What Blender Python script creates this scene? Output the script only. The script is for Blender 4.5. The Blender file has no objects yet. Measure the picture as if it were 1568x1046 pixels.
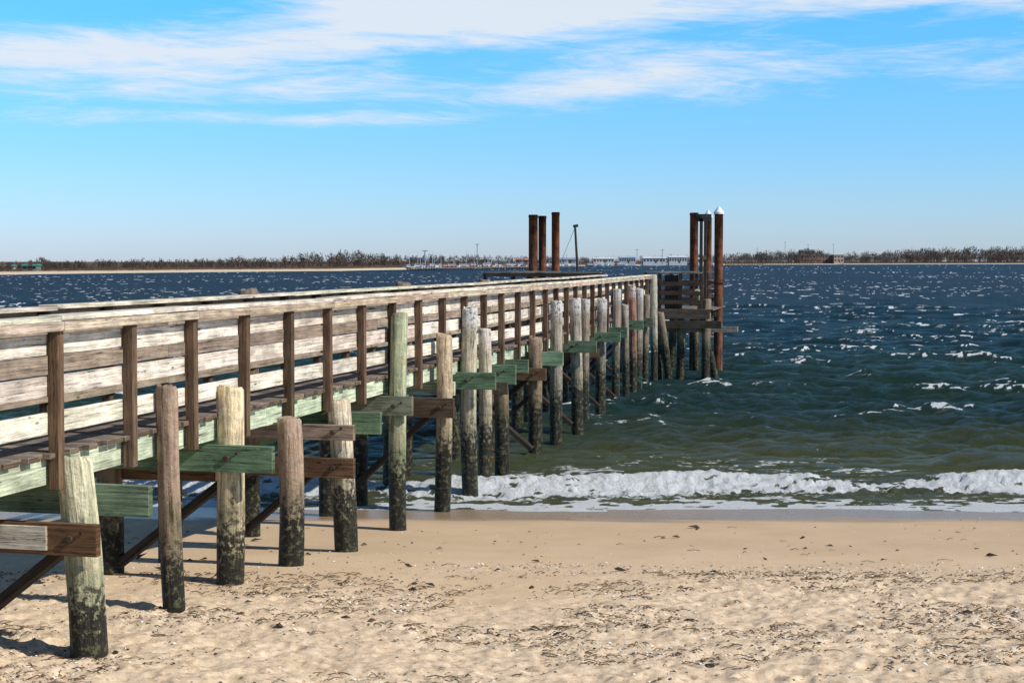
import bpy, math, random
import numpy as np
from mathutils import Vector, Matrix
random.seed(7); rng=np.random.default_rng(11)
TH=math.radians(12.94); C,S=math.cos(TH),math.sin(TH)
CAMZ=3.5
def sh(x,d):            # shore frame (x along the beach, d out to sea) -> world
    return (x*C-d*S, x*S+d*C)
scene=bpy.context.scene
scene.view_settings.view_transform='Standard'; scene.view_settings.look='None'; scene.view_settings.exposure=0

# ---------------------------------------------------------------- noise
def vnoise(x,y,seed=0):
    r=np.random.default_rng(seed).random((256,256))
    xi=np.floor(x).astype(int); yi=np.floor(y).astype(int)
    fx=x-xi; fy=y-yi; fx=fx*fx*(3-2*fx); fy=fy*fy*(3-2*fy)
    a=r[xi&255,yi&255]; b=r[(xi+1)&255,yi&255]; c=r[xi&255,(yi+1)&255]; d=r[(xi+1)&255,(yi+1)&255]
    return (a*(1-fx)+b*fx)*(1-fy)+(c*(1-fx)+d*fx)*fy
def fbm(x,y,seed=0,o=4):
    t=0;a=.5;n=0
    for i in range(o):
        t=t+a*vnoise(x*2**i,y*2**i,seed+i); n+=a; a*=.5
    return t/n
def ss(a,b,x):
    t=np.clip((x-a)/(b-a),0,1); return t*t*(3-2*t)

# ---------------------------------------------------------------- nodes
class NT:
    def __init__(s,nt): s.nt=nt; nt.nodes.clear()
    def n(s,t,**k):
        nd=s.nt.nodes.new(t)
        for a,b in k.items(): setattr(nd,a,b)
        return nd
    def l(s,a,b): s.nt.links.new(a,b)
    def put(s,sock,v):
        if isinstance(v,bpy.types.NodeSocket): s.l(v,sock)
        else: sock.default_value=v
    def m(s,op,a,b=None,c=None,clamp=False):
        nd=s.n('ShaderNodeMath',operation=op,use_clamp=clamp)
        for i,v in enumerate((a,b,c)):
            if v is not None: s.put(nd.inputs[i],v)
        return nd.outputs[0]
    def vm(s,op,a,b=None):
        nd=s.n('ShaderNodeVectorMath',operation=op)
        s.put(nd.inputs[0],a)
        if b is not None: s.put(nd.inputs[1],b)
        return nd.outputs[0]
    def noise(s,vec,scale=1,detail=4,rough=.55,dist=0):
        nd=s.n('ShaderNodeTexNoise'); s.l(vec,nd.inputs['Vector'])
        nd.inputs['Scale'].default_value=scale; nd.inputs['Detail'].default_value=detail
        nd.inputs['Roughness'].default_value=rough; nd.inputs['Distortion'].default_value=dist
        return nd.outputs['Fac']
    def mr(s,v,a,b,c=0,d=1,smooth=True):
        nd=s.n('ShaderNodeMapRange'); 
        if smooth: nd.interpolation_type='SMOOTHSTEP'
        s.put(nd.inputs[0],v)
        for i,x in enumerate((a,b,c,d)): s.put(nd.inputs[i+1],x)
        return nd.outputs[0]
    def mix(s,f,a,b,blend='MIX'):
        nd=s.n('ShaderNodeMix',data_type='RGBA',blend_type=blend)
        s.put(nd.inputs[0],f)
        for i,v in ((6,a),(7,b)):
            if isinstance(v,tuple) and len(v)==3: v=v+(1,)
            s.put(nd.inputs[i],v)
        return nd.outputs[2]
    def gray(s,v):
        nd=s.n('ShaderNodeCombineColor'); 
        for i in range(3): s.put(nd.inputs[i],v)
        return nd.outputs[0]
    def bsdf(s,col,rough=.8,spec=.3,bump=None,bs=.3,bd=.01,metal=0):
        b=s.n('ShaderNodeBsdfPrincipled'); 
        if isinstance(col,tuple) and len(col)==3: col=col+(1,)
        s.put(b.inputs['Base Color'],col); s.put(b.inputs['Roughness'],rough)
        b.inputs['Specular IOR Level'].default_value=spec; b.inputs['Metallic'].default_value=metal
        if bump is not None:
            bn=s.n('ShaderNodeBump'); bn.inputs['Strength'].default_value=bs; bn.inputs['Distance'].default_value=bd
            s.l(bump,bn.inputs['Height']); s.l(bn.outputs[0],b.inputs['Normal'])
        return b
    def out(s,b):
        o=s.n('ShaderNodeOutputMaterial'); s.l(b.outputs[0],o.inputs[0])
def newmat(name):
    m=bpy.data.materials.new(name); m.use_nodes=True; return m,NT(m.node_tree)

def mat_wood():
    m,t=newmat('weathered_wood')
    uv=t.n('ShaderNodeUVMap').outputs[0]; at=t.n('ShaderNodeVertexColor',layer_name='tint')
    v1=t.vm('MULTIPLY',uv,(1.6,42,1)); g=t.noise(v1,1,7,.65,.4)
    v2=t.vm('MULTIPLY',uv,(.9,13,1)); r=t.noise(v2,1,2,.5,1.2)
    rings=t.m('ABSOLUTE',t.m('SINE',t.m('MULTIPLY',r,46.0)))
    v3=t.vm('MULTIPLY',uv,(3,5,1)); blot=t.noise(v3,1,3,.6)
    f=t.m('ADD',t.mr(g,.3,.62,.5,1.2),t.mr(rings,0,.5,-.28,.06))
    f=t.m('MULTIPLY',f,t.mr(blot,.3,.7,.64,1.15))
    crack=t.mr(g,.385,.315,0,1)
    kn=t.n('ShaderNodeTexVoronoi'); kn.inputs['Scale'].default_value=1
    t.l(t.vm('MULTIPLY',uv,(2.2,6,1)),kn.inputs['Vector']); knot=t.mr(kn.outputs[0],.06,.10,.35,1)
    f=t.m('MULTIPLY',f,knot)
    c=t.mix(1,at.outputs[0],t.gray(f),'MULTIPLY'); c=t.mix(crack,c,(.03,.022,.016))
    b=t.bsdf(c,.85,.15,t.m('ADD',g,t.m('MULTIPLY',rings,.3)),.7,.008); t.out(b); return m
def mat_pile():
    m,t=newmat('pile_wood')
    uv=t.n('ShaderNodeUVMap').outputs[0]; at=t.n('ShaderNodeVertexColor',layer_name='tint')
    pos=t.n('ShaderNodeNewGeometry').outputs['Position']
    sx=t.n('ShaderNodeSeparateXYZ'); t.l(uv,sx.inputs[0]); sp=t.n('ShaderNodeSeparateXYZ'); t.l(pos,sp.inputs[0])
    g=t.noise(t.vm('MULTIPLY',uv,(1.3,20,1)),1,7,.68,.7)
    bl=t.noise(pos,5.0,5,.65); bl2=t.noise(pos,16,5,.72)
    f=t.m('MULTIPLY',t.mr(g,.32,.58,.45,1.3),t.mr(bl,.3,.7,.65,1.25))
    c=t.mix(1,at.outputs[0],t.gray(f),'MULTIPLY')
    c=t.mix(t.m('MULTIPLY',t.mr(bl,.52,.60),.42),c,(.22,.13,.07))
    c=t.mix(t.mr(g,.390,.340),c,(.02,.016,.012))
    top=t.m('ADD',sx.outputs[0],t.m('MULTIPLY',t.m('SUBTRACT',bl2,.5),1.3))
    wf=t.m('MULTIPLY',t.mr(top,.40,.22),t.n('ShaderNodeVertexColor',layer_name='tint').outputs[1])
    c=t.mix(wf,c,t.mix(t.mr(bl2,.48,.41),(.60,.60,.57),(.10,.09,.08)))
    alg=t.mr(t.m('ADD',sp.outputs[2],t.m('MULTIPLY',t.m('SUBTRACT',bl,.5),1.8)),1.75,1.1)
    c=t.mix(t.m('MULTIPLY',alg,.5),c,(.075,.085,.030))
    tide=t.mr(t.m('ADD',sp.outputs[2],t.m('MULTIPLY',t.m('SUBTRACT',bl2,.5),2.1)),1.15,.85)
    dark=t.mix(t.mr(bl2,.50,.62),(.010,.009,.007),(.105,.10,.04))
    c=t.mix(t.m('MULTIPLY',tide,t.mr(sp.outputs[2],1.5,.8,.45,.97)),c,dark)
    hb=t.m('ADD',g,t.m('MULTIPLY',bl2,.9))
    b=t.bsdf(c,t.mr(tide,0,1,.85,.5),.25,hb,1,.03); t.out(b); return m
def mat_steel():
    m,t=newmat('rusty_steel')
    pos=t.n('ShaderNodeNewGeometry').outputs['Position']; n=t.noise(pos,4,6,.7); n2=t.noise(t.vm('MULTIPLY',pos,(9,9,1)),1,4)
    c=t.mix(t.mr(n,.35,.65),(.055,.020,.010),(.22,.066,.024)); c=t.mix(t.mr(n2,.52,.66),c,(.03,.018,.014))
    t.out(t.bsdf(c,.75,.3,n,.5,.01)); return m
def mat_plain(name,col,rough=.7,var=.25,scale=3):
    m,t=newmat(name); pos=t.n('ShaderNodeNewGeometry').outputs['Position']; n=t.noise(pos,scale,4,.6)
    c=t.mix(1,col,t.gray(t.mr(n,.3,.7,1-var,1+var*.5)),'MULTIPLY'); t.out(t.bsdf(c,rough,.3)); return m
def mat_attr(name,rough=.85):
    m,t=newmat(name); at=t.n('ShaderNodeVertexColor',layer_name='tint'); t.out(t.bsdf(at.outputs[0],rough,.15)); return m
WOOD=mat_wood(); PILE=mat_pile(); STEEL=mat_steel(); ATTR=mat_attr('mixed_paint')
WHITE=mat_plain('white_plastic_cap',(.72,.76,.8),.4,.08)

# ---------------------------------------------------------------- mesh builder
class MB:
    def __init__(s): s.v=[];s.f=[];s.uv=[];s.c=[]
    def face(s,idx,uvs,col):
        s.f.append(idx); s.uv+=uvs; s.c+=[col]*len(idx)
    def beam(s,p0,p1,w,h,col,up=(0,0,1),al=1.0):
        p0=Vector(p0);p1=Vector(p1); d=(p1-p0); L=d.length; d.normalize()
        side=d.cross(Vector(up)); side.normalize(); u=side.cross(d)
        o=len(s.v)
        for p in (p0,p1):
            for a,b in ((-1,-1),(1,-1),(1,1),(-1,1)):
                s.v.append(tuple(p+side*(a*w/2)+u*(b*h/2)))
        ou=random.random()*40; ov=random.random()*40
        k=(col[0],col[1],col[2],al)
        per=[w,h,w,h]; acc=0
        for i in range(4):
            j=(i+1)%4; a=acc; b=acc+per[i]; acc=b
            s.face((o+i,o+j,o+4+j,o+4+i),[(ou,ov+a),(ou,ov+b),(ou+L,ov+b),(ou+L,ov+a)],k)
        ke=(col[0]*.7,col[1]*.62,col[2]*.55,al)
        s.face((o+3,o+2,o+1,o),[(ou,ov),(ou+.02,ov),(ou+.02,ov+h),(ou,ov+h)],ke)
        s.face((o+4,o+5,o+6,o+7),[(ou,ov),(ou+.02,ov),(ou+.02,ov+h),(ou,ov+h)],ke)
    def cyl(s,p0,p1,r0,r1,col,al=0,n=18,seg=10,rough=.05,chamfer=.03):
        p0=Vector(p0);p1=Vector(p1); d=p1-p0; L=d.length; d.normalize()
        a=d.cross(Vector((0,1,0.01))); a.normalize(); b=d.cross(a)
        ts=[0,chamfer/L]+[ (i+1)/seg for i in range(seg)]
        o=len(s.v); ph=random.random()*9; ou=random.random()*50
        lob=[1+rough*(random.random()-.5)*1.6 for _ in range(n)]
        bend=Vector((random.uniform(-1,1),random.uniform(-1,1),0))*.035*(1 if rough>0.02 else 0)
        tj=[rough*.6*(random.random()-.3) for _ in range(n)]
        for k,t in enumerate(ts):
            r=r0+(r1-r0)*t
            if k==0: r*=.84 if chamfer>0 else 1
            c=p0+d*(L*t)+bend*math.sin(t*3.1)
            for i in range(n):
                q=2*math.pi*i/n; rr=r*(lob[i])*(1+rough*.7*math.sin(q*2+ph+t*5)*math.sin(t*7+ph))
                dz=(rough*.6*math.sin(q+ph)*r0*4+tj[i]) if k<2 else 0
                s.v.append(tuple(c+(a*math.cos(q)+b*math.sin(q))*rr+d*dz))
        kk=(col[0],col[1],col[2],al)
        for k in range(len(ts)-1):
            for i in range(n):
                j=(i+1)%n; w=2*math.pi*r0/n
                s.face((o+k*n+i,o+(k+1)*n+i,o+(k+1)*n+j,o+k*n+j),
                    [(ts[k]*L,ou+i*w),(ts[k+1]*L,ou+i*w),(ts[k+1]*L,ou+(i+1)*w),(ts[k]*L,ou+(i+1)*w)],kk)
        s.face(tuple(o+i for i in range(n)),[(.02,ou+.1*math.cos(6.28*i/n)) for i in range(n)],kk)
        e=o+(len(ts)-1)*n
        s.face(tuple(e+n-1-i for i in range(n)),[(L,ou)]*n,kk)
    def obj(s,name,mat,parent=None,bevel=0,smooth=False):
        me=bpy.data.meshes.new(name); me.from_pydata(s.v,[],s.f)
        uvl=me.uv_layers.new(name='UVMap'); uvl.data.foreach_set('uv',np.array(s.uv,dtype=np.float32).ravel())
        ca=me.color_attributes.new('tint','FLOAT_COLOR','CORNER'); ca.data.foreach_set('color',np.array(s.c,dtype=np.float32).ravel())
        me.materials.append(mat); ob=bpy.data.objects.new(name,me); scene.collection.objects.link(ob)
        if parent: ob.parent=parent
        if bevel:
            b=ob.modifiers.new('b','BEVEL'); b.width=bevel; b.segments=1; b.limit_method='ANGLE'
        if smooth:
            me.polygons.foreach_set('use_smooth',[len(p.vertices)==4 for p in me.polygons])
        me.update(); return ob
def empty(name):
    e=bpy.data.objects.new(name,None); scene.collection.objects.link(e); return e
def jit(c,a=.12):
    k=1+random.uniform(-a,a); return tuple(x*k*(1+random.uniform(-.04,.04)) for x in c)

# ---------------------------------------------------------------- PIER
pier=empty('wooden_pier')
GREY=(.70,.61,.50); BROWN=(.12,.074,.047); DECK=(.22,.17,.13); MINT=(.52,.58,.40); GREEN=(.145,.215,.135); BRB=(.17,.095,.055); TAN=(.52,.43,.28)
ZD=CAMZ-1.42
def off(t): return 0 if t<28 else (t-28)*.55/18.8
def XN(t): return -6.0-off(t)
def XF(t): return -7.3-off(t)
T0,T1=3.0,46.6
dk=MB(); t=T0
while t<T1:
    w=.138
    col=jit(DECK,.3)
    dk.beam((XN(t)+.02+random.uniform(0,.07),t+w/2,ZD-.02+random.uniform(-.004,.004)),(XF(t)-.03-random.uniform(0,.03),t+w/2,ZD-.02+random.uniform(-.004,.004)),w,.04,col)
    t+=.148
dk.obj('deck_boards',WOOD,pier,.004)
rl=MB(); ps=MB(); st=MB()
for side in (0,1):
    X=XN if side==0 else XF
    sg=1 if side==0 else -1
    t=10.66-1.2*6; 
    while t<T1-.3:
        c=jit(BROWN,.35)
        lean=random.uniform(-.02,.02)
        ps.beam((X(t)+sg*.068,t,ZD-.27+random.uniform(-.03,.03)),(X(t)+sg*.068+random.uniform(-.008,.008),t+lean,ZD+.968),.088,.088,c,up=(1,0,0))
        t+=1.2
    for (a,b) in ((.54,.72),(.84,1.02),(1.12,1.30)):
        t=10.66-1.2*6
        while t<T1-.5:
            L=random.choice((2.4,3.6,3.6)); t2=min(t+L,T1-.2)
            z=CAMZ-(a+b)/2
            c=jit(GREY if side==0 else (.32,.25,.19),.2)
            rl.beam((X(t)+random.uniform(-.004,.004),t+.004,z+random.uniform(-.016,.016)),(X(t2)+random.uniform(-.004,.004),t2-.004,z+random.uniform(-.016,.016)),.038,.160+random.uniform(-.015,.010),c)
            t=t2
    t=10.66-1.2*6
    while t<T1-.3:
        t2=min(t+random.choice((2.4,3.6)),T1)
        c=jit((.66,.58,.45),.14)
        rl.beam((X(t)+sg*.03,t+.003,CAMZ-.425+random.uniform(-.009,.009)),(X(t2)+sg*.03,t2-.003,CAMZ-.425+random.uniform(-.009,.009)),.20,.038,c)
        rl.beam((X(t)+sg*.136,t+.005,CAMZ-.483),(X(t2)+sg*.136,t2-.005,CAMZ-.483+random.uniform(-.005,.005)),.036,.068,jit((.46,.36,.26),.3))
        t=t2
    t=T0
    while t<T1:
        t2=min(t+3.0,T1)
        st.beam((X(t)-sg*.03,t+.003,ZD-.145+random.uniform(-.008,.008)),(X(t2)-sg*.03,t2-.003,ZD-.145),.06,.20,jit(MINT,.12))
        t=t2
rl.obj('railing_boards',WOOD,pier,.004); ps.obj('railing_posts',WOOD,pier,.005)
st.obj('stringers',WOOD,pier,.004)

def ground_z(x,d):
    return np.interp(d,[-80,0,8,12,15,18.4,20.3,22.0,30,60],[.9,.75,.6,.53,.48,.17,.09,0.0,-.9,-3])

pl=MB(); bm=MB()
front=[(7.9,1.5,.14,.0,TAN,0,0),
(10.87,1.475,.135,.12,(.64,.60,.40),0,-.08),(12.46,1.056,.095,.08,(.34,.24,.17),0,-.06),(13.8,1.17,.125,.01,(.74,.60,.38),0,-.05),
(15.2,1.60,.125,-.01,(.42,.30,.22),0,.0),(16.75,1.54,.13,.08,(.72,.62,.46),0,-.01),(19.0,.64,.105,-.02,(.40,.43,.27),0,.02),
(21.1,1.01,.115,-.08,(.54,.42,.28),0,.02),(22.6,.68,.118,.01,(.50,.44,.32),.9,.0),(23.5,1.03,.10,.0,(.50,.41,.30),.5,.0),(24.6,1.96,.115,0,(.22,.15,.10),0,0),
(27.2,1.33,.12,0,(.27,.19,.13),0,0),(29.3,.75,.12,0,(.34,.29,.23),.8,0),(31.5,.75,.12,.05,(.38,.33,.26),.65,0),(32.9,.80,.10,.03,(.27,.21,.16),.55,0),
(35.5,.85,.12,0,(.26,.22,.18),.75,0),(38.1,.68,.10,0,(.28,.23,.19),.55,0),(39.6,1.1,.09,0,(.24,.2,.16),.4,0),(41.2,.63,.10,0,(.36,.18,.14),.6,-.02),(42.3,.73,.11,0,(.31,.27,.22),.65,.05),(44.5,.95,.10,0,(.24,.19,.15),0,0),(46.3,.40,.10,.0,(.42,.40,.32),0,.0)]
for (t,dr,r,bx,c,wt,xo) in front:
    x=XN(t)+.17+xo
    xi=(x*C+t*S); d=(-x*S+t*C)
    gz=float(ground_z(xi,d))-.5
    pl.cyl((x,t,CAMZ-dr),(x+bx+random.uniform(-.02,.02),t+random.uniform(-.08,.08),gz),r*.98,r*1.06,c,al=wt)
backs=[(7.9,1.7),(10.9,1.7),(13.9,1.7),(15.3,1.7),(18.0,.34),(16.8,1.7),(20.2,1.7),(21.5,1.7),(24.5,.34),(23.0,1.7),(26.5,1.7),(27.4,1.7),(30.2,.36),(32.2,1.7),(35.6,1.7),(38.2,1.7),(41.3,1.7),(44.0,1.7),(33.5,1.7),(29.2,1.7)]
for t,dr in backs:
    x=XF(t)-.13 if dr<1 else XF(t)+.12
    pl.cyl((x,t,CAMZ-dr),(x+random.uniform(-.05,.05),t,-.9),.12,.13,(.20,.15,.11),al=0)
B=[(10.87,1.95,2.19,-5.62,BRB,-.17),(10.87,1.70,1.94,-5.36,GREEN,.17),
(13.8,1.70,1.95,-5.39,GREEN,-.16),(13.8,1.92,2.10,-6.1,BRB,.16),
(16.75,1.81,1.98,-5.60,(.32,.24,.18),-.17),(16.75,2.18,2.40,-5.60,BRB,-.17),(16.75,1.69,1.94,-5.40,GREEN,.18),
(19.0,1.69,1.93,-5.60,(.22,.24,.175),-.15),(19.0,1.69,1.93,-5.75,GREEN,.16),
(21.1,1.88,2.15,-5.63,(.12,.08,.055),-.15),(21.1,1.68,1.87,-5.70,MINT,.15),
(22.6,1.63,1.88,-5.40,GREEN,-.16),(23.5,1.86,2.05,-5.5,(.11,.09,.07),.14),
(24.6,1.64,1.95,-5.55,GREEN,-.16),(25.6,1.64,1.86,-5.60,GREEN,.0),
(27.2,1.88,2.10,-5.60,BRB,-.15),(27.2,1.6,1.84,-5.36,(.27,.40,.25),.17),
(29.3,1.68,1.92,-5.75,(.15,.25,.15),-.16),(31.5,1.60,1.84,-5.45,GREEN,-.16),(32.9,1.85,2.05,-5.7,BRB,.15),
(35.5,1.60,1.82,-5.6,GREEN,-.17),(38.1,1.60,1.85,-5.85,(.11,.2,.13),-.16),(41.2,1.56,1.80,-5.9,GREEN,-.16),(44.5,1.6,1.85,-6.1,GREEN,-.16)]
for t,a,b,xo,c,dt in B:
    z=CAMZ-(a+b)/2
    bm.beam((XF(t)-.35,t+dt,z),(xo,t+dt,z+random.uniform(-.01,.01)),.07,(b-a),jit(c,.12))
    if dt<0:
        xb=XN(t)+.16
        bm.cyl((xb,t+dt-.055,z),(xb,t+dt,z),.03,.03,(.07,.05,.04),n=8,seg=1,rough=0,chamfer=.004)
        bm.cyl((xb+.1,t+dt-.05,z+.05),(xb+.1,t+dt,z+.05),.014,.014,(.05,.03,.02),n=6,seg=1,rough=0,chamfer=.004)
bm.beam((-6.9,10.66,CAMZ-2.07),(-6.02,10.66,CAMZ-2.07),.03,.18,(.55,.5,.4))
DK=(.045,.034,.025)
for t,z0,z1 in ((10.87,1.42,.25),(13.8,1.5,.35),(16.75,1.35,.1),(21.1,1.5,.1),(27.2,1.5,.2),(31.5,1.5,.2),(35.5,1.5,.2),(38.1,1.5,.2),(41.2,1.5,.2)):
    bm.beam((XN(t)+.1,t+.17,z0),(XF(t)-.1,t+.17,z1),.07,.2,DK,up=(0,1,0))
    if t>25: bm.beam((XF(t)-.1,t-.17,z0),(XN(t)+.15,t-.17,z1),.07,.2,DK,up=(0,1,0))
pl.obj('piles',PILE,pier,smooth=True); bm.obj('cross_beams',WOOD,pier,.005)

# ---------------------------------------------------------------- T-head platform at the seaward end
hd=empty('pier_head_platform')
h=MB(); hp=MB()
x0,x1,t0,t1=-11.6,-4.75,46.75,50.6
x=x0
while x<x1:
    h.beam((x+.07,t0,ZD-.02),(x+.07,t1,ZD-.02),.138,.04,jit(DECK,.2)); x+=.148
for tt in (t0-.02,t0+1.9,t1): h.beam((x0,tt,ZD-.17),(x1,tt,ZD-.17),.08,.24,jit((.10,.085,.065)))
h.beam((x0,t0-.1,ZD-.45),(x1+.35,t0-.1,ZD-.45),.09,.22,(.07,.06,.045))
h.beam((-6.2,t0+.5,ZD-.62),(-3.95,t0+.3,ZD-.60),.12,.16,(.36,.32,.24))
for xx in (-11.5,-9.8,-8.1,-6.3,-5.6,-4.85):
    for tt in (t0+.15,t1-.1):
        hp.cyl((xx,tt,ZD-.3+(0 if xx<-5 else .6)),(xx+random.uniform(-.1,.1),tt,-1),.12,.13,(.22,.17,.12),n=14,seg=6)
hp.cyl((-5.15,t0+.2,CAMZ-.85),(-4.55,t0+.6,-.5),.10,.12,(.34,.33,.27),n=14,seg=6)
hp.cyl((-6.2,t0-.2,CAMZ-1.5),(-5.9,t0,-.5),.11,.12,(.2,.16,.12),n=14,seg=6)
def rail(pa,pb,n,boards=4,gap=None):
    pa=Vector(pa);pb=Vector(pb)
    for i in range(n+1):
        q=pa.lerp(pb,i/n); h.beam((q.x,q.y,ZD-.2),(q.x,q.y,ZD+1.05),.09,.09,jit((.08,.055,.04)),up=(1,0,0))
    for k in range(boards):
        z=ZD+.2+k*.27; h.beam((pa.x,pa.y-.06,z),(pb.x,pb.y-.06,z),.035,.12,jit((.085,.06,.045)))
    h.beam((pa.x,pa.y,ZD+1.07),(pb.x,pb.y,ZD+1.07),.16,.04,jit((.3,.26,.2)))
rail((-6.25,t0+.05,0),(-5.0,t0+.05,0),2,3)
rail((x0,t0+.05,0),(-8.0,t0+.05,0),4)
rail((x0,t1-.05,0),(-10.0,t1-.05,0),3); rail((-7.2,t1-.05,0),(x1,t1-.05,0),3,3)
for xx,tt in ((-5.05,t0+.3),(-5.05,t0+1.5)):
    h.beam((xx,tt,ZD-.3),(xx,tt,4.85),.09,.09,(.06,.05,.04),up=(1,0,0))
h.beam((-5.2,t0+.3,4.78),(-4.75,t0+.3,4.78),.09,.22,(.06,.06,.05)); h.beam((-5.05,t0+.2,4.82),(-5.05,t0+1.6,4.82),.1,.12,(.06,.06,.05))
h.beam((-5.05,t0+.3,3.6),(-5.05,t0+1.5,3.6),.05,.12,(.06,.05,.04))
h.beam((-5.9,t0+.3,ZD+.0),(-5.9,t0+.3,ZD+1.0),.5,.4,(.05,.045,.04),up=(1,0,0))
h.obj('platform_timber',WOOD,hd,.004); hp.obj('platform_piles',PILE,hd,smooth=True)
def steel(x,t,ztop,r,cap):
    e=empty('steel_mooring_pile'); m=MB()
    m.cyl((x,t,ztop),(x,t,-1.5),r,r,(1,1,1),n=24,seg=4,rough=0,chamfer=0)
    for z in (ztop-.03,ztop-2.2): m.cyl((x,t,z),(x,t,z-.05),r+.012,r+.012,(1,1,1),n=24,seg=1,rough=0,chamfer=0)
    m.obj('pile_shaft',STEEL,e,smooth=True)
    if cap:
        c=MB(); c.cyl((x,t,ztop+.17),(x,t,ztop+.0),.03,r+.025,(1,1,1),n=24,seg=3,rough=0,chamfer=0)
        c.cyl((x,t,ztop+.0),(x,t,ztop-.06),r+.025,r+.025,(1,1,1),n=24,seg=1,rough=0,chamfer=0)
        c.obj('conical_cap',WHITE,e)
steel(-5.70,50.95,5.05,.135,False); steel(-5.36,52.0,4.98,.12,True); steel(-4.78,49.6,5.02,.135,True)
steel(-11.0,51.0,5.02,.15,False); steel(-10.82,51.6,5.0,.13,False); steel(-10.25,51.0,5.1,.13,False)
dv=MB(); dv.cyl((-9.6,51,4.66),(-9.45,51,ZD),.035,.05,(.05,.045,.04),n=10,seg=3,rough=0)
dv.beam((-9.6,51,4.6),(-10.1,51.0,3.4),.012,.012,(.2,.2,.2)); dv.beam((-9.66,51,4.63),(-9.5,51,4.66),.05,.09,(.05,.05,.05))
dv.obj('davit_pole',ATTR)
def rope(name,x,t,z,r,col,n=26,dz=.013):
    m=MB(); pts=[]
    for i in range(n):
        a=i*.9; pts.append((x+math.cos(a)*r*random.uniform(.95,1.2),t+math.sin(a)*r*random.uniform(.95,1.2),z-i*dz+random.uniform(-.05,.05)))
    pts+= [(pts[-1][0]+.02,pts[-1][1]-.03,z-.3-.06*k) for k in range(3)]
    for a,b in zip(pts[:-1],pts[1:]): m.beam(a,b,.012,.012,col)
    m.obj(name,ATTR)
rope('orange_rope',XN(23.5)+.17,23.5,.62,.125,(.38,.09,.04),12,.02); rope('green_rope',XN(42.3)+.2,42.3,.45,.15,(.02,.25,.2),14)

# ---------------------------------------------------------------- grids
def grid_obj(name,xs,ds,zf,mat):
    z,at=zf(xs,ds)
    wx=at.get('_x',xs); wd=at.get('_d',ds)
    X=wx*C-wd*S; Y=wx*S+wd*C
    R,K=xs.shape
    co=np.stack([X,Y,z],-1).reshape(-1,3).astype(np.float32)
    i=np.arange(R-1)[:,None]*K+np.arange(K-1)[None,:]
    q=np.stack([i,i+1,i+K+1,i+K],-1).reshape(-1,4)
    me=bpy.data.meshes.new(name); me.vertices.add(len(co)); me.vertices.foreach_set('co',co.ravel())
    me.loops.add(q.size); me.loops.foreach_set('vertex_index',q.ravel().astype(np.int32))
    me.polygons.add(len(q)); me.polygons.foreach_set('loop_start',(np.arange(len(q))*4).astype(np.int32)); 
    me.polygons.foreach_set('use_smooth',np.ones(len(q),dtype=bool))
    me.update(calc_edges=True); me.validate()
    for k,v in at.items():
        if k[0]=='_': continue
        a=me.attributes.new(k,'FLOAT','POINT'); a.data.foreach_set('value',np.broadcast_to(v,xs.shape).astype(np.float32).ravel())
    me.materials.append(mat); ob=bpy.data.objects.new(name,me); scene.collection.objects.link(ob); return ob

def shoreline(x): return 22.3+.35*(fbm(x*.12+50,x*0+3,5,2)-.5)*2
FP=np.random.default_rng(77)
prints=[]
for k in range(5):      # a few wandering tracks of footprints
    fx=FP.uniform(-5,5); fd=FP.uniform(10.8,13.0); a=FP.normal(0,.35)+(math.pi if FP.random()<.5 else 0)
    for j in range(16):
        s_=.11 if j%2 else -.11
        prints.append((fx-math.sin(a)*s_,fd+math.cos(a)*s_,a)); fx+=math.cos(a)*.62; fd+=math.sin(a)*.62; a+=FP.normal(0,.06)
def sandz(x,d):
    z=ground_z(x,d-(shoreline(x)-22.0)*ss(17,21,d))
    rough=ss(15.8,13.2,d+ (fbm(x*.35,d*.5,9,3)-.5)*3.0)
    z=z+(fbm(x*.5,d*.8,3,3)-.5)*.05*ss(21,17,d)
    b=fbm(x*6,d*9,21,4)-.5; b2=fbm(x*2.2,d*3.2,31,3)-.5; b3=np.abs(fbm(x*9,d*16,25,3)-.5)
    z=z+rough*(b*.060+b2*.085-b3*.075)+ (b*.004)*ss(21,19,d)
    if x.size>20000:
        for (px,pd,a) in prints:
            if x.ndim==2:
                c0=np.searchsorted(x[0],px-.35); c1=np.searchsorted(x[0],px+.35); r0=np.searchsorted(d[:,0],pd-.35); r1=np.searchsorted(d[:,0],pd+.35)
                sl_=(slice(r0,r1),slice(c0,c1)); dx=x[sl_]-px; dy=d[sl_]-pd
                ua=dx*math.cos(a)+dy*math.sin(a); va=-dx*math.sin(a)+dy*math.cos(a)
                q=np.sqrt((ua/.15)**2+(va/.065)**2)
                z[sl_]+= -.030*np.exp(-q**4)+.012*np.exp(-((q-1.35)/.3)**2)
    return z,{'rough':rough}
xs=np.concatenate([-np.geomspace(400,7.5,40)[:-1],np.arange(-7.5,7.5,.025),np.geomspace(7.5,400,40)])
ds=np.concatenate([-np.geomspace(300,.5,20),np.arange(0,9,.25),np.arange(9,15.6,.025),np.arange(15.6,22.9,.08),np.linspace(23,45,25)])
XS,DS=np.meshgrid(xs,ds)
m,t=newmat('beach_sand')
pos=t.n('ShaderNodeNewGeometry').outputs['Position']
rt=t.n('ShaderNodeAttribute',attribute_name='rough').outputs['Fac']
sp=t.n('ShaderNodeSeparateXYZ'); t.l(pos,sp.inputs[0])
dd=t.m('SUBTRACT',t.m('MULTIPLY',sp.outputs[1],C),t.m('MULTIPLY',sp.outputs[0],S))
n1=t.noise(pos,1.1,4,.6); n2=t.noise(pos,55,5,.7); n3=t.noise(pos,14,5,.65); n4=t.noise(t.vm('MULTIPLY',pos,(.6,3,1)),1,3,.5)
n5=t.noise(t.vm('MULTIPLY',pos,(9,26,1)),1,4,.65)
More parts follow.
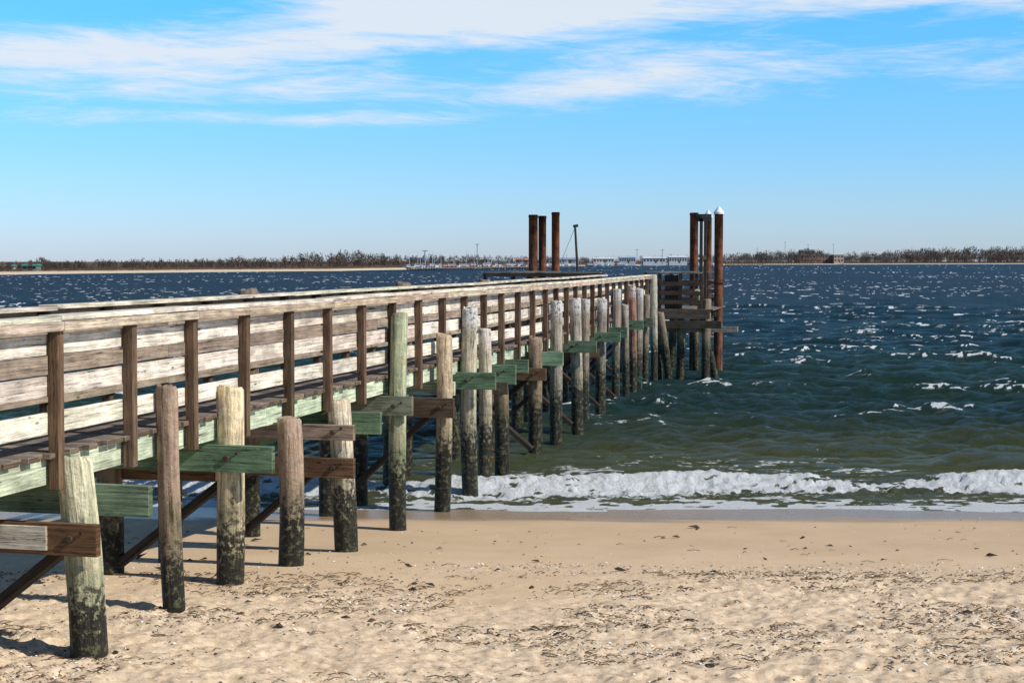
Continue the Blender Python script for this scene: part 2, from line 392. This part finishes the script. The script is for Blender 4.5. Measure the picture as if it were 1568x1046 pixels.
c=t.mix(t.mr(n1,.3,.7),(.585,.415,.25),(.645,.47,.295))
c=t.mix(rt,c,t.mix(t.mr(n3,.35,.65),(.56,.41,.265),(.73,.575,.40)))
c=t.mix(t.m('MULTIPLY',t.mr(n2,.60,.72),t.mr(rt,0,1,.2,.7)),c,(.20,.14,.085))
c=t.mix(t.m('MULTIPLY',t.mr(n5,.57,.65),t.mr(rt,0,1,0,.6)),c,(.26,.175,.105))
c=t.mix(t.m('MULTIPLY',t.mr(n2,.40,.32),t.mr(rt,0,1,.3,.7)),c,(.88,.80,.66))
wet=t.mr(t.m('ADD',dd,t.m('MULTIPLY',n4,1.2)),20.9,21.8)
c=t.mix(t.m('MULTIPLY',wet,.85),c,(.20,.14,.085))
c=t.mix(t.m('MULTIPLY',t.mr(t.m('ADD',dd,n4),17.0,19.0),.24),c,(.33,.22,.125))
b=t.bsdf(c,t.mr(wet,0,1,.95,.25),.25,t.m('ADD',n2,n3),.5,.012); t.out(b)
grid_obj('sandy_beach',XS,DS,sandz,m)

# water
comps=[]
wr=np.random.default_rng(5)
for i in range(90):
    lam=.36*(5.5/.36)**(i/89.); ang=wr.normal(0,.65)+.2
    k=2*math.pi/lam; amp=.0092*lam**.85*(1 if lam<3.5 else .75)
    comps.append((lam,k*math.sin(ang),k*math.cos(ang),amp*wr.uniform(.5,1.3),wr.uniform(0,6.28)))
SIG=math.sqrt(sum(a*a/2 for _,_,_,a,_ in comps))
def waterz(x,d):
    sp=np.maximum(.07,np.gradient(d,axis=0))
    z=np.zeros_like(x); hx=np.zeros_like(x); hd=np.zeros_like(x)
    deep=ss(24.5,31,d)*.85+.15
    for lam,kx,kd,a,ph in comps:
        fade=np.clip((lam/sp-2.2)/2.0,0,1)
        aa=a*fade*deep; p=kx*x+kd*d+ph
        z+=aa*np.sin(p); c=np.cos(p)*aa*.9; kk=math.hypot(kx,kd); hx+=c*kx/kk; hd+=c*kd/kk
    raw=z/SIG
    gust=fbm(x*.035+7,d*.05,41,3)
    z=z*(.7+.6*gust)
    L=shoreline(x)
    zb=L+1.9+1.9*(fbm(x*.22+9,x*0+1,61,3)-.5)
    amp=.03+.17*ss(.38,.68,fbm(x*.33+3,x*0+7,71,3))
    u=d-zb
    prof=np.where(u<0,np.exp(-(u/.35)**2),np.exp(-(u/1.0)**2))
    turb=fbm(x*4.5,d*6.5,81,4)-.5; turb2=fbm(x*13,d*15,85,3)-.5
    near=ss(1.1,.2,np.abs(u+.3))
    z=z+amp*prof+near*(turb*.17+turb2*.11)
    z+=.10*np.exp(-((d-L-5.2-1.2*(fbm(x*.1,x*0+5,91,2)-.5))/.7)**2)*ss(.4,.6,fbm(x*.15+31,x*0,92,2))+.012
    lace=fbm(x*2.6+fbm(x*2,d*2,7,2)*1.5,d*5.5,101,5); lace2=fbm(x*6,d*12,103,4); lm=lace*.55+lace2*.45
    f=ss(1.0,.35,np.abs(u+.22)/ (.45+.9*amp*3))* ss(.41,.53,lm+amp*.6)
    f=np.maximum(f,ss(L+1.9,L+.2,d)*ss(.47,.57,lm+.13*ss(L+.6,L,d)))
    f=np.maximum(f,ss(6.5,.4,u)*(u>0)*ss(.52,.62,lm)*.66*ss(.4,.6,fbm(x*.4,d*.6,105,2)))
    fl=fbm(x*2.2,d*5.5,111,4); fl2=fbm(x*6,d*13,112,4)
    cap=ss(1.75,2.3,raw+(fl-.5)*3.0+(fl2-.5)*4.0+(gust-.5)*2.0)*ss(.47,.57,fl2+.04)
    cap*=ss(.47,.62,fbm(x*.4+5,d*.6+3,113,3))
    f=np.maximum(f,cap*.85*ss(27,33,d)*(1-ss(70,120,d)))
    tail=ss(.56,.66,fbm(x*2.2+3,d*7+2,121,5))*ss(.2,1.3,raw)*.47*ss(.44,.58,fbm(x*.1+3,d*.12+2,122,3))
    f=np.maximum(f,tail*ss(27,33,d))
    far=ss(.68,.73,fbm(x*1.3,d*.6,131,4))*ss(45,100,d)*ss(.40,.56,fbm(x*.03,d*.03,133,2))
    f=np.maximum(f,far*.75)
    return z,{'foam':f,'shore':ss(L+16,L+1.5,d),'_x':x+hx,'_d':d+hd}
rows=[21.0]
while rows[-1]<7000: rows.append(rows[-1]+max(.065,rows[-1]**2/19000))
rows=np.array(rows); s=np.linspace(-1,1,980)
DSW=np.repeat(rows[:,None],980,1); XSW=s[None,:]*(9+.46*rows[:,None])
m,t=newmat('sea_water')
pos=t.n('ShaderNodeNewGeometry').outputs['Position']
fo=t.n('ShaderNodeAttribute',attribute_name='foam').outputs['Fac']; shr=t.n('ShaderNodeAttribute',attribute_name='shore').outputs['Fac']
mp=t.n('ShaderNodeMapping'); mp.inputs['Rotation'].default_value=(0,0,-TH); t.l(pos,mp.inputs[0]); P0=mp.outputs[0]
sp=t.n('ShaderNodeSeparateXYZ'); t.l(P0,sp.inputs[0]); dist=sp.outputs[1]
big=t.noise(t.vm('MULTIPLY',P0,(.015,.04,1)),1,4,.6)
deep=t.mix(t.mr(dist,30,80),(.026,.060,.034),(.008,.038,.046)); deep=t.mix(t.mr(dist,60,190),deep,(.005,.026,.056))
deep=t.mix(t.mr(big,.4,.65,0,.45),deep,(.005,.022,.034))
c=t.mix(shr,deep,(.105,.108,.038))
r1=t.noise(t.vm('MULTIPLY',P0,(1.6,3.6,1)),1,8,.74,.3); r2=t.noise(t.vm('MULTIPLY',P0,(.3,.5,1)),1,8,.72)
rg=t.m('SUBTRACT',1,t.m('ABSOLUTE',t.m('MULTIPLY',t.m('SUBTRACT',t.noise(t.vm('MULTIPLY',P0,(1.1,2.6,1)),1,5,.6,.4),.5),4.0)))
fn=t.noise(t.vm('MULTIPLY',P0,(9,14,1)),1,6,.75)
fm=t.mr(t.m('ADD',fo,t.m('MULTIPLY',t.m('SUBTRACT',fn,.5),1.8)),.34,.64)
fm=t.m('MULTIPLY',fm,t.mr(fo,.02,.15))
hgt=t.m('ADD',t.m('ADD',t.m('MULTIPLY',r1,.42),t.m('MULTIPLY',rg,.07)),t.m('MULTIPLY',t.m('MULTIPLY',r2,2.0),t.mr(dist,40,200)))
bn=t.n('ShaderNodeBump'); bn.inputs['Strength'].default_value=1; bn.inputs['Distance'].default_value=1.0
t.l(hgt,bn.inputs['Height'])
df=t.n('ShaderNodeBsdfDiffuse'); t.l(c,df.inputs[0]); t.l(bn.outputs[0],df.inputs['Normal'])
gl=t.n('ShaderNodeBsdfGlossy'); gl.inputs[0].default_value=(1,1,1,1); t.l(t.mr(dist,30,200,.08,.22),gl.inputs['Roughness']); t.l(bn.outputs[0],gl.inputs['Normal'])
fr=t.n('ShaderNodeFresnel'); fr.inputs[0].default_value=1.33; t.l(bn.outputs[0],fr.inputs['Normal'])
ff=t.m('MULTIPLY',t.m('MINIMUM',fr.outputs[0],.75),t.mr(dist,25,150,.85,.55))
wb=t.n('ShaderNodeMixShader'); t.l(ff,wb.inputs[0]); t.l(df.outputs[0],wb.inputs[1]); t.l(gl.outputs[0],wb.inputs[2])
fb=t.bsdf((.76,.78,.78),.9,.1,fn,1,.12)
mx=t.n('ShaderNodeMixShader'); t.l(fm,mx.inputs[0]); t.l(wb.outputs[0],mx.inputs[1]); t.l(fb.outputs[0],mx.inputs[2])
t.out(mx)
grid_obj('sea_water',XSW,DSW,waterz,m)

# ---------------------------------------------------------------- beach litter
def flakes(name,n,xr,dr,size,cols,flat=.35,seed=1,band=None,elong=1.5):
    r=np.random.default_rng(seed); V=[];F=[];Cc=[]
    x=r.uniform(*xr,n*3); d=r.uniform(*dr,n*3)
    if band is not None:
        keep=band(x,d)>r.random(n*3); x=x[keep][:n]; d=d[keep][:n]
    else: x=x[:n]; d=d[:n]
    z,_=sandz(x,d)
    for i in range(len(x)):
        sz=size[0]+(size[1]-size[0])*r.random()**2.5; a=r.uniform(0,6.28); wx,wy=sh(x[i],d[i])
        k=5; o=len(V); tx,ty=r.normal(0,flat,2)
        for j in range(k):
            q=a+j*6.283/k; e=sz*(elong if j in(0,) else 1)*r.uniform(.6,1.1)
            vx=math.cos(q)*e; vy=math.sin(q)*e*.7
            V.append((wx+vx,wy+vy,z[i]+sz*.25+vx*tx+vy*ty))
        V.append((wx,wy,z[i]+sz*.75))
        cc=cols[r.integers(len(cols))]; kk=r.uniform(.75,1.15); col=(cc[0]*kk,cc[1]*kk,cc[2]*kk,1)
        for j in range(k): F.append((o+j,o+(j+1)%k,o+k)); Cc+= [col]*3
    me=bpy.data.meshes.new(name); me.from_pydata(V,[],F); ca=me.color_attributes.new('tint','FLOAT_COLOR','CORNER'); ca.data.foreach_set('color',np.array(Cc,dtype=np.float32).ravel())
    me.materials.append(ATTR); ob=bpy.data.objects.new(name,me); scene.collection.objects.link(ob)
bandf=lambda x,d: ss(15.8,13.2,d+(fbm(x*.35,d*.5,9,3)-.5)*3.0)*ss(.35,.6,fbm(x*.9,d*1.6,201,3))+.05
flakes('shell_fragments',28000,(-7,7),(10,16.5),(.004,.020),[(.82,.76,.66),(.6,.5,.4),(.5,.36,.25),(.3,.21,.14),(.12,.09,.07)],seed=3,band=bandf)
flakes('scattered_shells',900,(-9,9),(10,21),(.005,.018),[(.8,.76,.7),(.55,.45,.35),(.1,.08,.06)],seed=5)
flakes('seaweed_scraps',200,(-9,9),(10.5,20),(.01,.060),[(.035,.03,.022),(.06,.045,.03),(.10,.07,.045)],seed=8,elong=2.2,flat=.2)
tw=MB(); r=random.Random(4)
for i in range(4600):
    x=r.uniform(-6,6); d=r.uniform(10.8,15.4) if r.random()<.985 else r.uniform(15,20)
    if d<15.4 and fbm(np.array([x*.9]),np.array([d*1.6]),201,3)[0]<.44: continue
    z=float(sandz(np.array([x]),np.array([d]))[0][0])
    a=r.gauss(0,.45); L=.012+.065*r.random()**2.5
    p=sh(x-L*math.cos(a)/1,d-L*math.sin(a)); q=sh(x+L*math.cos(a),d+L*math.sin(a))
    mid=((p[0]+q[0])/2+r.uniform(-.01,.01),(p[1]+q[1])/2+r.uniform(-.015,.015),z+.018)
    c=jit(r.choice([(.11,.07,.045),(.2,.14,.09),(.42,.32,.2)]),.4)
    tw.beam((p[0],p[1],z+.006),mid,.007,.006,c); tw.beam(mid,(q[0],q[1],z+.008),.007,.005,c)
tw.obj('driftwood_twigs',ATTR)

# ---------------------------------------------------------------- far shore (bearing = x/d)
bear=np.array([-1.2,-.6,-.324,-.111,-.068,-.035,.048,.135,.213,.324,.6,1.2])
fard=np.array([360,375,403,560,650,850,1100,1450,1650,1850,1900,1900.])
def fshore(b): return np.interp(b,bear,fard)
bb=np.linspace(-1.2,1.2,500); dep=np.array([-6,0,6,16,30,60,120,400,1500.])
BB,DD=np.meshgrid(bb,dep)
sc=np.clip(fshore(BB)/450,1,3)
dist=fshore(BB)+DD*np.clip(sc,1,1.5)
GE=[0,25,45,90,600]; GH=[.05,.8,1.4,1.8,2.2]
def landz(x,d):
    b=x/d; e=d-fshore(b)
    z=np.interp(e,[-6,0,8,25,45,90,600,2500],[-1,.05,.5,.8,1.4,1.8,2.2,2.6])
    z=z+(fbm(x*.03,d*.03,301,3)-.5)*.7*ss(15,60,e)
    return z,{'inl':e}
m,t=newmat('far_shore_ground'); pos=t.n('ShaderNodeNewGeometry').outputs['Position']
inl=t.n('ShaderNodeAttribute',attribute_name='inl').outputs['Fac']; n=t.noise(pos,.12,5,.7)
e=t.m('ADD',inl,t.m('MULTIPLY',t.m('SUBTRACT',n,.5),20))
c=t.mix(t.mr(e,14,22),(.60,.48,.33),t.mix(t.mr(n,.4,.6),(.16,.085,.055),(.10,.085,.05)))
t.out(t.bsdf(c,.95,.1)); grid_obj('far_shore_land',BB*dist,dist,landz,m)

def treeline(name,n,brange,hpx_fn,seed,cols,wide=1.0,tri=60,dofs=(.07,.16),bare=True):
    r=np.random.default_rng(seed); V=[];F=[];Cc=[]
    vo=0
    for i in range(n):
        b=r.uniform(*brange); d=fshore(b)*(1+r.uniform(*dofs)*.7)+r.uniform(5,20); x=b*d
        H=max(.7,(hpx_fn(b,r))*1.0)
        base=float(np.interp(d-fshore(b),GE,GH))-.4
        Wd=H*r.uniform(.28,.5)*wide
        k=int(tri*r.uniform(.7,1.3))
        nc=r.integers(4,8); cx=r.uniform(-.8,.8,nc); cy=r.uniform(-.8,.8,nc); cz=r.uniform(.3,.9,nc) if bare else r.uniform(.2,.85,nc)
        ci=r.integers(nc,size=k)
        px=(cx[ci]+r.normal(0,.27,k))*Wd; py=(cy[ci]+r.normal(0,.27,k))*Wd; pz=(cz[ci]+r.normal(0,.12,k))*H
        pz=np.clip(pz,.05*H,H*1.02); taper=np.sqrt(np.clip(1.12-(pz/H),.05,1)); px*=taper*1.3
        s1=H*r.uniform(.015,.05,k)+.05; 
        dirx=px/(Wd+.01)*.7+r.normal(0,.4,k); dirz=np.abs(r.normal(.8,.4,k)); ln=s1*(2.8 if bare else 1.3)
        wx0,wy0=sh(x,d)
        tri3=np.zeros((k,3,3))
        ax=r.normal(0,.5,k)
        tri3[:,0]=np.stack([px-s1*.5,py,pz],-1); tri3[:,1]=np.stack([px+s1*.5,py+ax*s1,pz+r.normal(0,.3,k)*s1],-1); tri3[:,2]=np.stack([px+dirx*ln,py+ax*ln,pz+dirz*ln],-1)
        P=tri3.reshape(-1,3); Vw=np.stack([wx0+P[:,0]*C-P[:,1]*S,wy0+P[:,0]*S+P[:,1]*C,base+P[:,2]],-1)
        V.append(Vw); F.append(np.arange(3*k).reshape(-1,3)+vo); vo+=3*k
        cc=np.array(cols[r.integers(len(cols))])*r.uniform(.7,1.25); kk=r.uniform(.6,1.3,k)
        Cc.append(np.repeat(np.concatenate([cc[None]*kk[:,None],np.ones((k,1))],1),3,0))
        for q in range(4 if bare else 1):
            tx=r.normal(0,.4)*Wd*(q>0); w=.025*H+.03
            T=np.array([[-w*.5,0,0],[w*.5,0,0],[tx,0,H*(.75 if q==0 else .65)]]); 
            V.append(np.stack([wx0+T[:,0]*C,wy0+T[:,0]*S,base+T[:,2]],-1)); F.append(np.array([[vo,vo+1,vo+2]])); vo+=3
            Cc.append(np.tile(np.array([[.07,.05,.042,1]]),(3,1)))
    V=np.concatenate(V);F=np.concatenate(F).astype(np.int32);Cc=np.concatenate(Cc)
    me=bpy.data.meshes.new(name); me.vertices.add(len(V)); me.vertices.foreach_set('co',V.astype(np.float32).ravel())
    me.loops.add(F.size); me.loops.foreach_set('vertex_index',F.ravel()); me.polygons.add(len(F)); me.polygons.foreach_set('loop_start',(np.arange(len(F))*3).astype(np.int32)); me.update(calc_edges=True)
    ca=me.color_attributes.new('tint','FLOAT_COLOR','CORNER'); ca.data.foreach_set('color',Cc.astype(np.float32).ravel())
    me.materials.append(ATTR); ob=bpy.data.objects.new(name,me); scene.collection.objects.link(ob)
hb=np.array([-.7,-.324,-.302,-.298,-.294,-.24,-.19,-.178,-.174,-.17,-.16,-.13,-.10,-.07,-.04,0,.05,.10,.14,.17,.19,.205,.23,.26,.30,.33,.7])
hm=np.array([2.2,1.9,2.2,3.8,2.2,2.7,2.9,3.2,4.8,3.2,3.2,4.7,5.8,4.2,5.1,4.7,4.6,6.4,9.5,11,13,9,11.5,14.5,16,17,17])
def hf(b,r): return float(np.interp(b,hb,hm))*r.choice([.5,.7,.88,1.0,1.13],p=[.2,.25,.28,.17,.1])
TC=[(.095,.068,.054),(.078,.058,.045),(.105,.07,.056),(.075,.066,.045),(.13,.10,.08)]  # bare-tree browns, lifted to put distance haze into the colour
TC2=[(.095,.072,.062),(.08,.065,.055),(.11,.078,.068),(.078,.07,.052)]  # farther right-hand trees: slightly greyer browns, aerial haze mixed into the tint
treeline('distant_tree_line',1600,(-.6,.1),hf,31,TC,tri=65)
treeline('distant_tree_line',1200,(.10,.6),hf,33,TC2,tri=110,wide=1.5,dofs=(.04,.11))
treeline('shore_scrub',2400,(-.6,.6),lambda b,r: .8+.0015*fshore(b)*r.uniform(.5,1.6),32,[(.135,.07,.048),(.10,.062,.043),(.085,.07,.043)],wide=3,tri=30,dofs=(.01,.06),bare=False)

def building(name,b,d,w,h,dp,wall,roof,gable=0,wins=6,z0=2.2,floors=1):
    e=empty(name); x=b*d
    def wpt(lx,ly,lz): q=sh(x+lx,d+ly); return (q[0],q[1],z0+lz)
    m=MB()
    m.beam(wpt(-w/2,dp/2,h/2-1),wpt(w/2,dp/2,h/2-1),dp,h+2,wall); m.obj('walls',ATTR,e)
    g=MB()
    if gable:
        o=len(g.v); pts=[wpt(-w/2-.4,-.5,h),wpt(w/2+.4,-.5,h),wpt(w/2+.4,dp+.5,h),wpt(-w/2-.4,dp+.5,h),wpt(-w/2-.4,dp/2,h+gable),wpt(w/2+.4,dp/2,h+gable)]
        g.v+=pts
        for f in ((0,1,5,4),(2,3,4,5),(0,4,3),(1,2,5),(3,2,1,0)): g.face(f,[(0,0)]*len(f),roof+(1,))
    else: g.beam(wpt(-w/2-.3,dp/2,h+.2),wpt(w/2+.3,dp/2,h+.2),dp+.6,.4,roof)
    g.obj('roof',ATTR,e)
    wn=MB()
    for fl in range(floors):
        zc=h*(fl+.55)/floors
        for i in range(wins):
            lx=-w/2+w*(i+.5)/wins; hw=w/wins*.28
            wn.beam(wpt(lx-hw,-.06,zc),wpt(lx+hw,-.06,zc),.1,h/floors*.4,(.05,.06,.075))
    lx=w*.07; wn.beam(wpt(lx-.6,-.08,1.1),wpt(lx+.6,-.08,1.1),.1,2.2,(.12,.08,.06))
    wn.obj('windows_and_door',ATTR,e)
WB=(.55,.57,.60)
building('beach_shelter',-.305,440,4.0,1.2,4,(.25,.28,.26),(.05,.22,.17),.5,3,1.0)
building('beach_shelter',-.318,450,2.2,1.1,3,(.4,.4,.4),(.06,.25,.2),.4,2,1.0)
for b,d,w,hh,g,ro in ((.058,1150,15,3.2,1.1,WB),(.073,1180,12,4.0,1.3,(.35,.42,.5)),(.090,1200,17,3.6,1.2,WB),(.105,1230,14,4.4,1.2,(.55,.57,.6)),(.036,1120,14,2.6,1.2,(.22,.25,.3)),(.008,1050,12,2.2,1.2,(.4,.2,.15)),(-.02,980,14,2.4,1.2,(.3,.3,.32)),(-.06,800,8,2.2,1,(.12,.2,.4)),(.118,1330,14,3.2,1.0,WB)):
    building('marina_shed',b,d,w,hh,10,(.42,.42,.42) if ro!=WB else (.5,.5,.5),ro,g,7,2.0)
building('brick_waterfront_building',.192,1650,38,7,20,(.27,.17,.12),(.16,.13,.11),0,12,2.2,2)
building('brick_tower_block',.187,1665,15,11.5,14,(.22,.15,.12),(.12,.13,.15),1.8,4,2.2,3)
building('tan_waterfront_building',.2065,1640,10,7.5,12,(.42,.31,.23),(.3,.25,.2),0,3,2.2,2)

mb=MB(); r=random.Random(9)
for i in range(105):
    b=r.uniform(-.065,.13) if i<95 else r.uniform(.08,.13); d=float(fshore(b))-r.uniform(3,20); x=b*d; L=r.uniform(4,9); z=.1
    col=r.choice([(.65,.67,.7),(.7,.7,.7),(.6,.6,.62),(.08,.12,.3),(.35,.1,.08)])
    def q(lx,ly,lz): p=sh(x+lx,d+ly); return (p[0],p[1],z+lz)
    o=len(mb.v); hgt=r.uniform(.8,1.3)
    mb.v+=[q(-L/2,-.9,hgt*.9),q(L*.2,-1,hgt),q(L/2,0,hgt*1.25),q(L*.2,1,hgt),q(-L/2,.9,hgt*.9),q(-L*.42,-.5,0),q(L*.2,-.5,0),q(L*.38,0,0),q(L*.2,.5,0),q(-L*.42,.5,0)]
    k=col+(1,)
    for f in ((0,5,6,1),(1,6,7,2),(2,7,8,3),(3,8,9,4),(4,9,5,0),(0,1,2,3,4)): mb.face(tuple(o+a for a in f),[(0,0)]*len(f),k)
    mb.beam(q(-L*.2,0,hgt+.4),q(L*.12,0,hgt+.4),1.3,.9,(.7,.7,.7)); mb.beam(q(-L*.14,0,hgt+.55),q(L*.125,0,hgt+.55),1.34,.3,(.05,.07,.1))
    if r.random()<.5:
        hm_=r.uniform(4,9); mb.beam(q(0,0,hgt),q(0,0,hm_),.13,.13,(.6,.62,.65),up=(1,0,0)); mb.beam(q(0,0,hgt+.9),q(-L*.4,0,hgt+.9),.2,.25,(.15,.2,.4))
mb.obj('moored_boats',ATTR)
dkx=MB()
def dock(b0,d0,b1,d1,n,hh=1.4,deck=True):
    for i in range(n):
        u=i/(n-1); b=b0+(b1-b0)*u; d=d0+(d1-d0)*u; p=sh(b*d,d); dkx.beam((p[0],p[1],-1),(p[0],p[1],hh+random.uniform(-.2,.5)),.35,.35,(.13,.09,.065),up=(1,0,0))
    if deck:
        p=sh(b0*d0,d0);q_=sh(b1*d1,d1); dkx.beam((p[0],p[1],hh*.75),(q_[0],q_[1],hh*.75),2,.3,(.2,.15,.11))
dock(-.066,560,.01,700,46,1.3); dock(-.03,640,.045,820,40,1.2); dock(.135,1180,.19,1290,34,2.0,False); dock(.135,1180,.16,1200,20,1.6,True)
dkx.obj('timber_docks',ATTR)
ms=MB()
for b,d,hh in ((-.022,900,13),(.079,1180,12),(.095,1200,12),(.155,1700,17),(.1725,1720,24),(.203,1750,22),(.187,1775,22),(-.055,700,8)):
    p=sh(b*d,d); ms.beam((p[0],p[1],1),(p[0],p[1],hh),.35,.35,(.3,.3,.32),up=(1,0,0)); ms.beam((p[0]-1.2,p[1],hh),(p[0]+1.2,p[1],hh),.3,.35,(.4,.4,.4))
ms.obj('light_masts',ATTR)

# ---------------------------------------------------------------- sun + sky
EL=math.radians(38); az=(.985,-.17)
Sv=Vector((az[0]*math.cos(EL),az[1]*math.cos(EL),math.sin(EL)))
sl=bpy.data.lights.new('sun','SUN'); sl.energy=5.0; sl.angle=math.radians(.5); sl.color=(1,.955,.88)
so=bpy.data.objects.new('sun',sl); scene.collection.objects.link(so); so.rotation_euler=Sv.to_track_quat('Z','Y').to_euler()
w=bpy.data.worlds.new('World'); scene.world=w; w.use_nodes=True; t=NT(w.node_tree)
sky=t.n('ShaderNodeTexSky',sky_type='NISHITA'); sky.sun_disc=False; sky.sun_elevation=EL; sky.sun_rotation=math.atan2(az[0],az[1])
sky.air_density=1.0; sky.dust_density=.3; sky.ozone_density=2.0; sky.altitude=0
gen=t.n('ShaderNodeTexCoord').outputs['Generated']
sp=t.n('ShaderNodeSeparateXYZ'); t.l(gen,sp.inputs[0])
xx=t.m('ADD',t.m('MULTIPLY',sp.outputs[0],C),t.m('MULTIPLY',sp.outputs[1],S)); yy=t.m('SUBTRACT',t.m('MULTIPLY',sp.outputs[1],C),t.m('MULTIPLY',sp.outputs[0],S))
u=t.m('ARCTAN2',xx,yy); v=t.m('ARCSINE',sp.outputs[2])
cmb=t.n('ShaderNodeCombineXYZ'); t.l(t.m('MULTIPLY',u,6.5),cmb.inputs[0]); t.l(t.m('MULTIPLY',t.m('SUBTRACT',v,t.m('MULTIPLY',u,.03)),46.0),cmb.inputs[1])
cv=cmb.outputs[0]
n1=t.noise(cv,1.0,8,.64,.6)
cm2=t.n('ShaderNodeCombineXYZ'); t.l(t.m('MULTIPLY',u,20.0),cm2.inputs[0]); t.l(t.m('MULTIPLY',t.m('ADD',v,t.m('MULTIPLY',u,.05)),170.0),cm2.inputs[1]); n2=t.noise(cm2.outputs[0],1,6,.68,.9)
def band(v0,slope,curv,hw,u0,u1,gain):
    cen=t.m('ADD',t.m('ADD',v0,t.m('MULTIPLY',u,slope)),t.m('MULTIPLY',t.m('MULTIPLY',u,u),curv))
    g=t.mr(t.m('ABSOLUTE',t.m('SUBTRACT',v,cen)),hw,0,0,gain)
    g=t.m('MULTIPLY',g,t.mr(u,u0-.10,u0+.04)); return t.m('MULTIPLY',g,t.mr(u,u1+.12,u1-.05))
b1=band(.150,.085,-.03,.034,-.6,.03,1.05); b2=band(.165,-.02,0,.027,-.12,.6,.95); b3=band(.108,.02,-.05,.024,-.26,.12,.68); b4=band(.089,.012,0,.008,-.27,-.02,.55); b5=band(.122,.0,0,.034,.03,.5,.55)
den=t.m('ADD',t.m('ADD',b1,b2),t.m('ADD',t.m('ADD',b3,b4),b5))
hi=t.mr(v,.19,.30,0,.3)
den=t.m('ADD',den,hi)
cl=t.m('ADD',t.m('MULTIPLY',t.m('SUBTRACT',n1,.5),2.2),t.m('MULTIPLY',t.m('SUBTRACT',n2,.5),1.1))
cl=t.m('MULTIPLY',t.mr(t.m('ADD',t.m('MULTIPLY',den,1.02),cl),.24,1.45),t.mr(den,.0,.25)); cl=t.m('MINIMUM',cl,.86)
tint=t.mix(t.mr(v,0,.07,smooth=False),(.86,1.08,1.74),(.64,1.14,1.76)); tint=t.mix(t.mr(v,.07,.16,smooth=False),tint,(.48,1.36,1.95)); tint=t.mix(t.mr(v,.18,.34),tint,(.35,.6,.85))
base=t.mix(1,sky.outputs[0],tint,'MULTIPLY')
col=t.mix(cl,base,(8.2,8.5,8.9))
bg=t.n('ShaderNodeBackground'); t.l(col,bg.inputs[0]); bg.inputs[1].default_value=.10
o=t.n('ShaderNodeOutputWorld'); t.l(bg.outputs[0],o.inputs[0])

cam=bpy.data.cameras.new('camera'); cam.lens=36*2420/1568; cam.sensor_width=36; cam.clip_end=20000; cam.clip_start=.1
co=bpy.data.objects.new('camera',cam); scene.collection.objects.link(co); co.location=(0,0,CAMZ)
co.rotation_euler=(math.radians(90-2.91),0,TH); scene.camera=co
